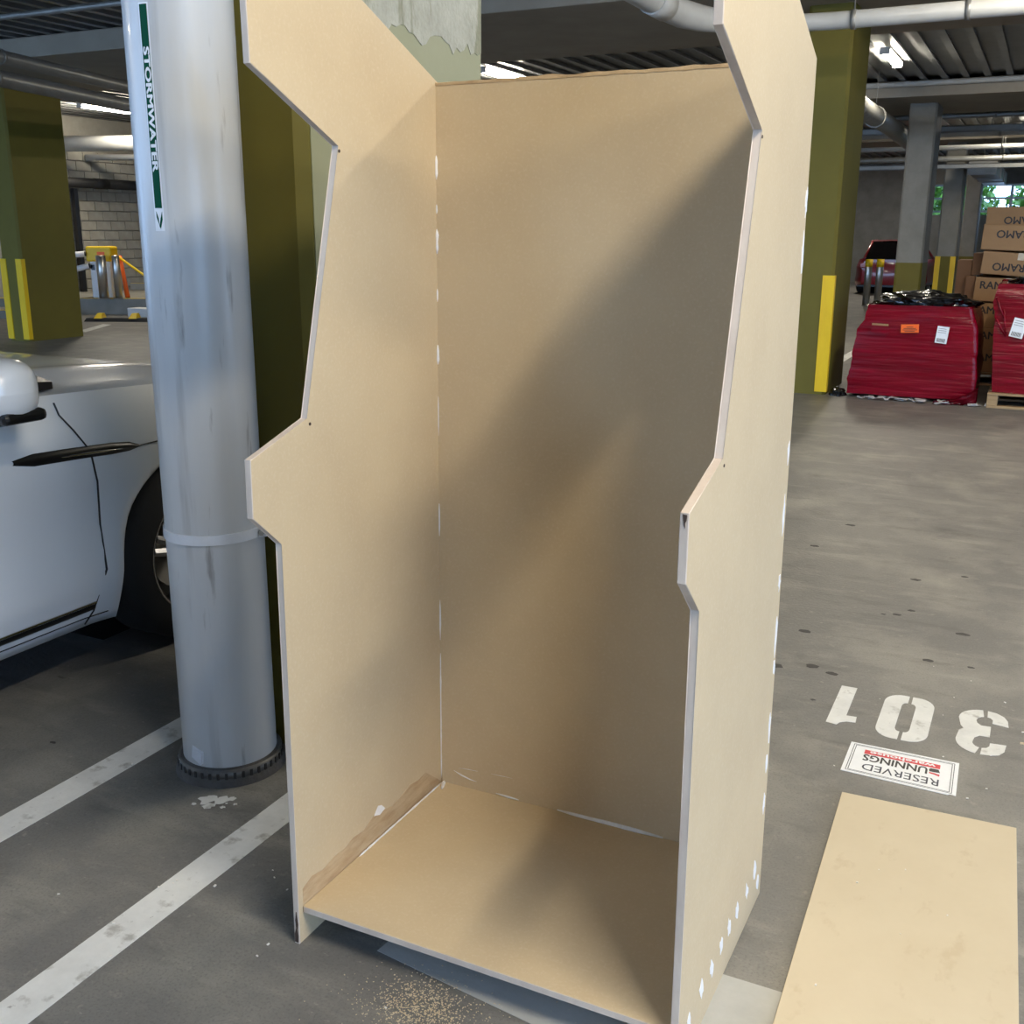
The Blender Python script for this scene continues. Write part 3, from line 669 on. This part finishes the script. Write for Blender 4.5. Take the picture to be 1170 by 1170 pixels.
# ================================================================== WRAPPED LOADS, CARTONS, PALLETS
def wrapped(name, label, fr, y0, y1, top, seed, loc):
    """fr: left/right x at heights [(z,xl,xr)]; a stretch-wrapped load with slightly bulging, wrinkled sides"""
    t = thing(name, label, 'pallet load', loc, 'red wrapped pallet loads')
    def at_z(z):
        for (za,la,ra),(zb_,lb_,rb_) in zip(fr, fr[1:]):
            if za <= z <= zb_:
                k = (z-za)/(zb_-za); return la+(lb_-la)*k, ra+(rb_-ra)*k
        return fr[-1][1], fr[-1][2]
    rows = []; nz = 36; z0 = fr[0][0]
    for j in range(nz+1):
        z = z0 + (top-z0)*j/nz; l, r = at_z(z); ring = []
        for a, b, n in (((l,y0),(r,y0),26),((r,y0),(r,y1),14),((r,y1),(l,y1),14),((l,y1),(l,y0),14)):
            for i in range(n):
                k = i/n; x = a[0]+(b[0]-a[0])*k; y = a[1]+(b[1]-a[1])*k
                w = .014*noise.noise((x*2.2+seed, y*2.2, z*6)) + .006*noise.noise((x*5, y*5+seed, z*26)) - .02*math.sin(math.pi*k)*0
                cx, cy = (l+r)/2, (y0+y1)/2; v = Vector((x-cx, y-cy)); v *= 1 + w/ .5
                ring.append((cx+v.x, cy+v.y, z + .008*noise.noise((x*4,y*4,z*3+seed))))
        ring.append(ring[0]); rows.append(ring)
    mb = MB().grid(rows); mb.quad(*[(at_z(top)[0],y0,top-.01),(at_z(top)[1],y0,top-.01),(at_z(top)[1],y1,top-.01),(at_z(top)[0],y1,top-.01)])
    part('film', mb, M_wrap, t); return t
lo = wrapped('wrapped_load','red film-wrapped load with orange and white labels beside the olive pillar',[(.035,-.315,.845),(.30,-.29,.845),(.655,-.272,.815),(.75,-.20,.80),(.90,-.165,.745)],8.5,9.55,.90,1,(.26,9,0))
def yplate(x0, x1, z0, z1, y, th, m, name, parent, rot=0., piv=None):
    c = piv or ((x0+x1)/2, y, (z0+z1)/2); R_ = Matrix.Translation(c) @ Matrix.Rotation(rot,4,'Y') @ Matrix.Translation([-v for v in c])
    return part(name, MB().box((x0,y-th,z0),(x1,y,z1)).xf(R_), m, parent)
ol = yplate(.145,.305,.648,.726,8.475,.004,M_orange,'orange_label',lo,-.05)
for i, w in enumerate((.03,.055,.065,.045)): yplate(.225-w,.225+w,.703-i*.013-.005,.703-i*.013,8.470,.002,M_black,'print_line',ol,-.05,(.225,8.47,.687))
def shiplabel(x, z, y, parent, r, s=1.):
    w = yplate(x-.052*s,x+.052*s,z-.078*s,z+.078*s,y,.004,M_vinyl,'white_label',parent,r)
    for i in range(3): yplate(x-.042*s,x+.03*s,z+(.055-i*.018)*s,z+(.059-i*.018)*s,y-.0045,.001,M_steelpipe,'print_line',w,r,(x,y,z))
    for i in range(8): yplate(x+(-.038+i*.0095)*s,x+(-.033+i*.0095)*s,z-.068*s,z-.034*s,y-.0045,.001,M_black,'barcode_bar',w,r,(x,y,z))
shiplabel(.515,.64,8.472,lo,.10)
pk = yplate(-.125,.04,.63,.722,8.475,.004,M_wrap,'document_pouch',lo,.03); yplate(-.12,.03,.705,.722,8.470,.002,M_cardboard,'pouch_fold',pk,.03)
# crumpled black plastic on top
def bag(label, c, sx_, sy_, sz_, seed, group):
    bm = bmesh.new(); bmesh.ops.create_icosphere(bm, subdivisions=4, radius=1)
    for v in bm.verts:
        n = v.co.copy(); k = 1 + .35*noise.noise(n*2.3 + Vector((seed,0,0))) + .30*(abs(noise.noise(n*5 + Vector((0,seed,0)))))
        v.co = Vector((n.x*sx_*k, n.y*sy_*k, max(-.02, n.z*sz_*k)))
        v.co += Vector(c)
    mb = MB(); mb.bm.free(); mb.bm = bm
    return solo('plastic_sheet', mb, M_bag, label, 'plastic sheet', c, group)
bag('crumpled glossy black plastic heaped on the labelled red load', (.30,8.85,.90), .42,.30,.105, 3, 'black plastic on the loads')
bag('crumpled black plastic on the taller red load at the frame edge', (1.45,8.9,1.12), .36,.3,.09, 8, 'black plastic on the loads')
bag('small black plastic bundle on the floor between pillar and red load', (-.40,8.55,.02), .07,.08,.05, 5, 'black plastic on the loads')
mb = MB(); rng = random.Random(4)
for i in range(34):
    x = rng.uniform(-.2,1.0); y = 8.42 + rng.uniform(-.05,.05); a = rng.uniform(0,3); s = rng.uniform(.02,.06)
    P = [Vector((s*math.cos(a+k*1.57)*rng.uniform(.6,1.3), s*.7*math.sin(a+k*1.57), .004+rng.uniform(0,.03))) + Vector((x,y,0)) for k in range(4)]
    mb.prism(P, [p + Vector((0,0,.002)) for p in P])
solo('film_scraps', mb, M_clear, 'scraps of clear film lying along the foot of the red loads', 'film', (.4,8.42,0), kind='stuff')
rows = [[(.50+.38*i/12 + .01*noise.noise((i,j,1)), 8.40+.05*noise.noise((i*.4,j*.5,2)), .006 + (.02+.15*(i/12)**2)*(j/4) + .02*noise.noise((i*.7,j,5))) for j in range(5)] for i in range(13)]
rows2 = MB().grid(rows); r2 = bmesh.ops.solidify(rows2.bm, geom=rows2.bm.faces[:], thickness=.004)
solo('film_tail', rows2, M_wrap, 'loose tail of red film trailing from the corner of the labelled load', 'film', (.7,8.40,0))
def pallet(label, x0, x1, y0, y1, mats):
    t = thing('timber_pallet', label, 'pallet', ((x0+x1)/2,(y0+y1)/2,0), 'timber pallets')
    for k in range(6):
        a = y0 + (y1-y0-.1)*k/5; part('deck_board', MB().box((x0,a,.118),(x1,a+.1,.138), bevel=.003), M_pallet, t)
    for k in range(3):
        a = x0 + (x1-x0-.09)*k/2; part('bearer', MB().box((a,y0+.005,.022),(a+.09,y1-.005,.117), bevel=.003), M_pallet, t)
    for k in range(3):
        a = y0 + (y1-y0-.1)*k/2; part('base_board', MB().box((x0,a,0),(x1,a+.1,.021), bevel=.003), M_pallet, t)
    return t
pallet('timber pallet under the taller red load at the frame edge', .965, 2.13, 8.38, 9.5, None)
pallet('timber pallet under the carton stack behind the red loads', .66, 1.8, 9.98, 11.1, None)
l2 = wrapped('wrapped_load','taller red film-wrapped load on a timber pallet at the frame edge',[(.139,.99,2.10),(.6,.96,2.12),(.95,.93,2.1),(1.12,.955,2.02)],8.42,9.5,1.12,7,(1.5,9,0))
shiplabel(1.155,.735,8.395,l2,.20,1.1)
mb = MB(); 
for a, b in (((.955,.83),(1.06,.66)),((1.06,.66),(1.02,.9)),((.95,1.0),(1.04,.80))): mb.tube([(a[0],8.405,a[1]),((a[0]+b[0])/2,8.395,(a[1]+b[1])/2-.01),(b[0],8.40,b[1])], .008, 6)
part('film_fold', mb, M_wrap, l2)
def carton(label, x0, x1, z0, z1, y0, y1, m=M_cardboard, text=None, flip=False, tilt=0., tx=None, tape=True, size=.108, zt=None):
    t = thing('carton', label, 'carton', ((x0+x1)/2,(y0+y1)/2,z0), 'cardboard cartons stacked behind the red loads')
    c = Vector(((x0+x1)/2,(y0+y1)/2,z0)); R_ = Matrix.Translation(c) @ Matrix.Rotation(tilt,4,'Y') @ Matrix.Translation(-c)
    bx = part('box', MB().box((x0,y0,z0),(x1,y1,z1), bevel=.008).xf(R_), m, t)
    if tape: part('tape', MB().box(((x0+x1)/2-.03,y0-.0015,z1-.07),((x0+x1)/2+.03,y1,z1+.0015)).xf(R_), M_tape, t)
    if text:
        me = text_mesh(text, size, bold=.0025, extrude=.0006, sx=1.0)
        X = tx if tx is not None else (x0+x1)/2; Z = zt if zt is not None else (z0+z1)/2
        mtx = R_ @ Matrix.Translation((X,y0-.0016,Z)) @ Matrix.Rotation(math.pi/2,4,'X') @ (Matrix.Rotation(math.pi,4,'Z') if flip else Matrix.Identity(4))
        lettering(me, M_black, t, mtx)
    return t
carton('bottom lettered carton of the stack, just above the pallet', .735,1.62,.139,.375,10.0,10.6, text='RAMO', tx=.86, zt=.29)
carton('lettered carton second from the bottom of the stack', .70,1.62,.376,.60,10.0,10.6, text='RAMO', tx=.86, zt=.52)
carton('lettered carton third from the bottom, half behind the taller red load', .655,1.62,.601,.855,10.0,10.6, text='RAMO', tx=.82, zt=.78)
carton('lettered carton just left above the taller red load', .66,1.30,.868,1.11,10.0,10.6, text='RAMO', tx=.86, tilt=.03, zt=1.03)
carton('pale lettered carton with upside-down letters, taped end', .70,1.42,1.135,1.365,9.98,10.6, text='RAMO', flip=True, tx=.96, tilt=.06, zt=1.22)
carton('dented taped carton with upside-down letters near the top of the stack', .68,1.5,1.385,1.64,9.98,10.6, text='RAMO', flip=True, tx=.965, tilt=.035, zt=1.55)
carton('topmost large carton at the back of the stack', .67,1.5,1.60,1.835,10.62,11.1, text='RAMO', flip=True, tx=1.0, tape=False, zt=1.70)
carton('large plain carton supporting the topmost carton', .70,1.5,.139,1.599,10.62,11.1, tape=False)
carton('plain brown carton left of the stack against the far pillar', .45,.60,.62,1.285,10.3,10.75, m=M_cardboard2, tape=False)
carton('plain brown carton wedged upright against the pale carton', .605,.70,1.13,1.36,10.25,10.61, m=M_cardboard2, tape=False)
carton('narrow brown carton below the wedged carton', .56,.655,.86,1.125,10.15,10.29, m=M_cardboard2, tape=False)
carton('plain brown carton hidden low beside the stack', .42,.655,.0,.615,10.2,10.75, m=M_cardboard2, tape=False)
carton('low brown carton carrying the narrow carton behind the labelled load', .44,.655,.0,.858,9.9,10.19, m=M_cardboard2, tape=False)

# ================================================================== BOLLARDS
def bollard(label, x, y, z0, h, r, cap, group):
    t = thing('bollard', label, 'bollard', (x,y,z0), group)
    part('post', MB().lathe([(0,z0),(r,z0),(r,z0+h-.01),(r*.9,z0+h),(0,z0+h)], x, y, 20), M_steel, t)
    if cap: part('yellow_band', MB().lathe([(r,z0+h-.16),(r+.004,z0+h-.16),(r+.004,z0+h+.004),(0,z0+h+.006)], x, y, 20), M_yellow, t)
    part('foot_plate', MB().lathe([(0,z0),(r+.03,z0),(r+.03,z0+.008),(r,z0+.012)], x, y, 20), M_steel, t)
bollard('steel bollard with yellow cap behind the labelled load, on the pillar side', -2.21,22.6,0,1.0,.075,True,'steel bollards with yellow caps')
bollard('steel bollard with yellow cap behind the labelled load, nearer the red hatchback', -1.985,22.7,0,1.0,.075,True,'steel bollards with yellow caps')

# ================================================================== TICKET ISLAND (far left)
def island(label, P, z, name='kerb_island'):
    cx = sum(p[0] for p in P)/len(P); cy = sum(p[1] for p in P)/len(P)
    t = thing(name, label, 'kerb', (cx,cy,0), 'concrete kerb islands')
    part('slab', MB().flat(P, 0, z), M_conc, t)
    a, b = Vector(P[0]), Vector(P[1]); n = (b-a).normalized(); nn = Vector((-n.y, n.x))
    part('yellow_edge', MB().flat([tuple(a), tuple(b), tuple(b+nn*.10), tuple(a+nn*.10)], z+.0005, z+.004), M_yellow, t)
    return t
island('low concrete kerb island with yellow edge in front of the pay machine', [(-16.9,11.6),(-12.2,13.9),(-13.2,16.5),(-16.9,15.0)], .30)
island('lower concrete step with yellow edge beside the pay machine island', [(-16.95,10.4),(-14.75,11.5),(-15.2,12.2),(-16.95,11.45)], .15)
island('raised concrete kerb along the block wall', [(-16.9,15.5),(-12.6,17.3),(-12.8,18.3),(-16.9,17.5)], .42)
mx_, my_ = -15.0, 13.0
tm_ = thing('pay_machine','white parking pay machine with bright yellow hood behind a steel bollard','machine',(mx_,my_,.30))
Rz = Matrix.Translation((mx_,my_,0)) @ Matrix.Rotation(math.radians(28),4,'Z')
part('housing', MB().box((-.19,-.17,.3005),(.20,.17,1.04), Rz, bevel=.02), M_white, tm_)
part('yellow_hood', MB().box((-.24,-.21,.98),(.24,.21,1.26), Rz, bevel=.03), M_yellow, tm_)
part('print_line', MB().box((-.02,-.216,1.10),(.12,-.2095,1.16), Rz), M_orange, tm_)
part('ticket_slot', MB().box((-.17,-.175,.82),(-.10,-.1695,.92), Rz), M_blackplastic, tm_)
for zz, xx in ((1.10,-.40),(.88,-.34)):
    cc = thing('security_camera','white bullet camera %s on the left of the pay machine' % ('upper' if zz > 1 else 'lower'),'camera',(mx_-.35,my_-.25,zz),'bullet cameras at the pay machine')
    p0 = Rz @ Vector((xx-.14,-.28,zz - (.05 if zz < 1 else 0))); p1 = Rz @ Vector((xx+.15,-.22,zz+.02))
    part('barrel', MB().tube([p0,p1], .055, 14), M_cam, cc); part('lens', MB().tube([p1, p1 + (p1-p0)*.08], .045, 12), M_blackplastic, cc)
    part('arm', MB().tube([p1 - (p1-p0)*.25, Rz @ Vector((-.20,-.05,zz-.06))], .02, 8), M_cam, cc)
bollard('stainless bollard standing in front of the pay machine', -14.66,12.64,.3005,.80,.09,False,'stainless bollards at the pay machine')
bollard('thinner stainless bollard close behind the front one at the pay machine', -14.45,12.80,.3005,.80,.07,False,'stainless bollards at the pay machine')
ba = thing('barrier_arm','yellow boom barrier arm sloping down beside the pay machine','barrier',(-14.5,13.1,.30))
part('arm', MB().tube([(-14.72,13.16,1.05),(-13.93,13.02,.71),(-13.2,12.9,.42)], .022, 8), M_yellow, ba)
part('post', MB().tube([(-14.74,13.2,1.08),(-14.48,13.05,.31)], [.03,.045], 8), M_orange, ba)
ws = thing('wheel_stop','black rubber wheel stop with yellow blocks by the kerb','wheel stop',(-13.2,11.6,0))
a, b = Vector((-13.85,11.45,0)), Vector((-12.55,12.05,0)); ang = math.atan2(b.y-a.y, b.x-a.x); L = (b-a).length
Rw = Matrix.Translation(a) @ Matrix.Rotation(ang,4,'Z')
part('base', MB().prism([(0,-.15,0),(L,-.15,0),(L,.15,0),(0,.15,0)],[(0.03,-.10,.06),(L-.03,-.10,.06),(L-.03,.10,.06),(.03,.10,.06)]).xf(Rw), M_bumper, ws)
for k in (.12,.55): part('yellow_block', MB().prism([(L*k,-.13,.055),(L*k+.14,-.13,.055),(L*k+.14,.1,.061),(L*k,.1,.061)],[(L*k+.03,-.02,.14),(L*k+.12,-.02,.14),(L*k+.12,.08,.14),(L*k+.03,.08,.14)]).xf(Rw), M_yellow, ws)
solo('concrete_block', MB().box((0,0,0),(1.3,.3,.17), Matrix.Translation((-13.85,12.40,.0)) @ Matrix.Rotation(.0,4,'Z'), bevel=.01), M_white, 'white painted concrete block beside the wheel stop', 'block', (-13.2,12.5,0))
solo('dark_post', MB().box((-16.9,14.1,.301),(-16.8,14.2,2.39)), M_blackplastic, 'thin dark post standing against the block wall', 'post', (-16.85,14.15,0))

# ================================================================== CEILING SERVICES
def rod(mbp, x, y, z): mbp.tube([(x,y,z),(x,y,DECK)], .006, 6)
def run(name, label, pts, r, m, cat='pipe', joints=(), hangers=(), group='pipes under the deck', n=20):
    t = thing(name, label, cat, pts[0], group); part('run', MB().tube(pts, r, n), m, t)
    r = r if not isinstance(r, list) else r[-1]
    rj = .105 if pts[0][0] == -1.5 else r
    for p, q in joints: part('joint', MB().tube([p,q], rj*1.08, n), m, t)
    for h in hangers:
        mb = MB(); rod(mb, h[0], h[1], h[2]+r); part('hanger', mb, M_steelpipe, t)
        p = Vector(h[:3]); d = Vector(h[3]) if len(h) > 3 else Vector((1,0,0))
        part('clip', MB().tube([p - d*.02, p + d*.02], (rj if d.y else r)*1.12, n), M_steelpipe, t)
    return t
# white drain with the bend above the right hand pillar
ez = 3.22; ey = 7.25; exx = -.70
run('drain_pipe','large pale drain pipe overhead that bends and crosses above the olive pillar',
    [(-1.5,-5,ez),(-1.5,6.1,ez),(-1.48,6.4,ez),(-1.40,6.65,ez),(-1.27,6.87,ez),(-1.10,7.02,ez),(-.92,7.11,ez),(-.75,ey-.07,ez),(-.45,ey-.03,ez),(6,ey,ez+.03)],
    [.105,.105,.104,.098,.086,.076,.070,.068,.068,.068], M_pvc2, joints=[((-1.5,5.75,ez),(-1.5,6.05,ez))], hangers=[(-1.5,4.4,ez,(0,1,0)),(-.30,ey-.03,ez),(.55,ey-.02,ez+.006),(2.4,ey-.01,ez+.015)])
run('drain_pipe','grey pipe slanting away behind the olive pillar under the far deck',[(-1.22,10.2,3.22),(-1.22,16.6,3.22),(-1.35,22,3.22)], .14, M_steelpipe, hangers=[(-1.22,15,3.22,(0,1,0))], joints=[((-1.22,13,3.22),(-1.22,13.3,3.22))])
run('conduit','thin pale conduit along the near face of the far beam',[(-12,15.98,3.77),(8,15.98,3.77)], .04, M_pvc2)
run('conduit','thin conduit crossing overhead beyond the white car',[(-16,5.2,3.47),(-2,5.2,3.47)], .028, M_steelpipe, hangers=[(-6.1,5.2,3.47)])
run('drain_pipe','upper of two drain pipes slanting over the dark olive pillar',[(-7.6,2.0,3.26),(-8.47,5.8,3.26),(-9.02,8.08,3.25),(-10.6,14.6,3.22)], .07, M_steelpipe, hangers=[(-8.47,5.8,3.26,(-.2,.97,0))])
run('drain_pipe','lower of two drain pipes slanting over the dark olive pillar',[(-8.05,3.0,3.09),(-8.72,5.9,3.09),(-9.3,8.3,3.08),(-10.8,14.6,3.05)], .085, M_steelpipe, hangers=[(-8.72,5.9,3.09,(-.2,.97,0))])
run('drain_pipe','wide pale pipe crossing below the lit deck over the pay machine',[(-16.9,13.6,3.22),(-9,16.4,3.22)], .15, M_pvc2, hangers=[(-11,15.69,3.22)])
run('drain_pipe','thin pale pipe beneath the wide one over the pay machine',[(-16.9,14.6,3.02),(-10,16.8,3.02)], .06, M_pvc2, hangers=[(-11,16.48,3.02)])
run('drain_pipe','dark pipe along the top of the block wall',[(-16.75,12,2.50),(-16.75,24,2.50)], .10, M_bumper, hangers=[(-16.75,16,2.5,(0,1,0))], joints=[((-16.75,14.6,2.5),(-16.75,14.95,2.5))])
for yy, zz, rr, lb in ((19.2,3.58,.05,'thin dark pipe crossing beyond the far beam'),(21.3,3.50,.11,'wide pale pipe crossing behind the grey pillar'),(22.6,3.28,.05,'thin pale pipe below the wide far pipe'),(23.6,3.12,.06,'lowest thin pipe crossing behind the grey pillar'),(28.5,3.3,.08,'distant pipe crossing near the deepest pillar')):
    run('service_pipe', lb, [(-14,yy,zz),(8,yy,zz)], rr, M_pvc2 if 'pale' in lb else M_steelpipe, hangers=[(.2,yy,zz),(-3,yy,zz)], group='pipes crossing the far bays', n=12)
def tray(label, y, z, x0, x1):
    t = thing('cable_tray', label, 'cable tray', (0,y,z), 'cable trays in the far bays')
    for s in (-.15,.15): part('rail', MB().box((x0,y+s-.01,z-.04),(x1,y+s+.01,z+.04)), M_steelpipe, t)
    me = MB().box((-.02,-.14,-.02),(.02,.14,.01)).mesh('rung', M_steelpipe)
    n = int((x1-x0)/.3)
    for i in range(n):
        o = bpy.data.objects.new('rung', me); C.objects.link(o); o.parent = t; o.location = (x0+.15+i*.3, 0, 0)
    part('cable', MB().tube([(x0,y,z+.03),(x1,y,z+.03)], .03, 8), M_blackplastic, t)
    mb = MB()
    for hx in (-2.0,.1,1.2): rod(mb, hx, y, z)
    part('hanger', mb, M_steelpipe, t)
tray('nearer ladder cable tray below the lit far deck', 20, 3.42, -6, 6)
tray('farther ladder cable tray above the carton stack', 24.4, 3.00, -6, 6)
du = thing('duct','rectangular grey duct slanting down over the carton stack','duct',(.3,26,2.9),None)
part('duct_body', MB().box((-.55,24.75,2.86),(.02,31,3.16), bevel=.01), M_steelpipe, du)
mb = MB()
for yy in (25,28): rod(mb, -.26, yy, 3.16)
part('hanger', mb, M_steelpipe, du)
for yy in (24.8,27,29): part('flange', MB().box((-.57,yy,2.84),(.04,yy+.05,3.18)), M_steelpipe, du)
# battens: the lamps of the car park, plus one added to light the cabinet
def make_batten():
    t = thing('ceiling_light','x','light',(0,0,0),'fluorescent battens under the deck')
    part('tray', MB().box((-.055,-.62,-.03),(.055,.62,0), bevel=.004), M_white, t)
    rows = []
    for y in (-.60,-.595,.595,.60):
        k = .86 if abs(y) > .597 else 1
        rows.append([(.062*k*math.cos(a), y, -.03 + .055*k*math.sin(a)) for a in [math.pi + i*math.pi/10 for i in range(11)]])
    part('diffuser', MB().grid(rows), M_lamp, t)
    for s in (-1,1): part('end_cap', MB().box((-.064,s*.61-.012,-.088),(.064,s*.61+.012,0), bevel=.006), M_white, t)
    return t
LZc = DECK - .056
spots = [(2.10,-1.45,'batten above the near aisle beside the cabinet'),(4.7,-1.9,'added batten out of view, brightening the cabinet from the right'),(1.2,3.1,'batten over the aisle past the painted number'),(1.8,6.2,'batten above the floor in front of the red loads'),  # the second one is added, out of view, to brighten the cabinet's side panels
  (-.83,13.3,'lit batten visible under the deck behind the olive pillar'),(.75,22.6,'batten lighting the far deck above the carton stack'),(-6.2,12.6,'batten lighting the deck seen over the cabinet back'),
  (-15.0,13.4,'batten above the pay machine'),(-11.5,-1.5,'batten above the far side of the white car'),(-15.6,17.4,'batten close to the block wall'),(-3.5,29.5,'farthest batten near the red hatchback')]
b0 = make_batten()
for i, (x, y, lab) in enumerate(spots):
    o = b0 if i == 0 else copy_tree(b0)
    o.location = (x,y,LZc); o['label'] = lab; o.rotation_euler = (0,0,math.pi/2 if lab.startswith('batten over the aisle') else 0)

# ================================================================== OUTSIDE GREENERY
def tree(label, x, y, h, seed):
    t = thing('tree', label, 'tree', (x,y,0), 'trees outside the far opening')
    part('trunk', MB().tube([(x,y,0),(x+.1,y,h*.4),(x,y+.1,h*.7)], [.14,.11,.06], 8), M_bark, t)
    rng = random.Random(seed); mb = MB()
    for i in range(2600):
        d = Vector((rng.gauss(0,1),rng.gauss(0,1),rng.gauss(0,1))).normalized() * rng.uniform(.5,1)
        c = Vector((x + d.x*1.8, y + d.y*1.6, h*.62 + d.z*h*.42)); a = Vector((rng.gauss(0,1),rng.gauss(0,1),rng.gauss(0,1))).normalized(); b = a.orthogonal().normalized()
        s = rng.uniform(.10,.2); mb.quad(c-a*s, c+b*s*.5, c+a*s, c-b*s*.5)
    part('crown', mb, M_leaf, t, kind='stuff')
for i, (x, y, h, lb) in enumerate(((-2.2,38.6,4.2,'leafy green tree glimpsed between the grey pillars'),(1.6,38.2,3.8,'leafy green tree above the carton stack'),(5.4,38.8,4.4,'leafy green tree farther along the outer fence'))): tree(lb, x, y, h, i+30)
fe = thing('outer_railing','grey steel railing in the far daylight opening','railing',(1.5,35.5,0))
for z in (1.0,2.2,2.6,3.0): part('rail', MB().box((-2.6,35.47,z),(8,35.53,z+.06)), M_steelpipe, fe)
for k in range(9): part('upright', MB().box((-2.5+k*1.25,35.46,0),(-2.42+k*1.25,35.54,3.1)), M_steelpipe, fe)
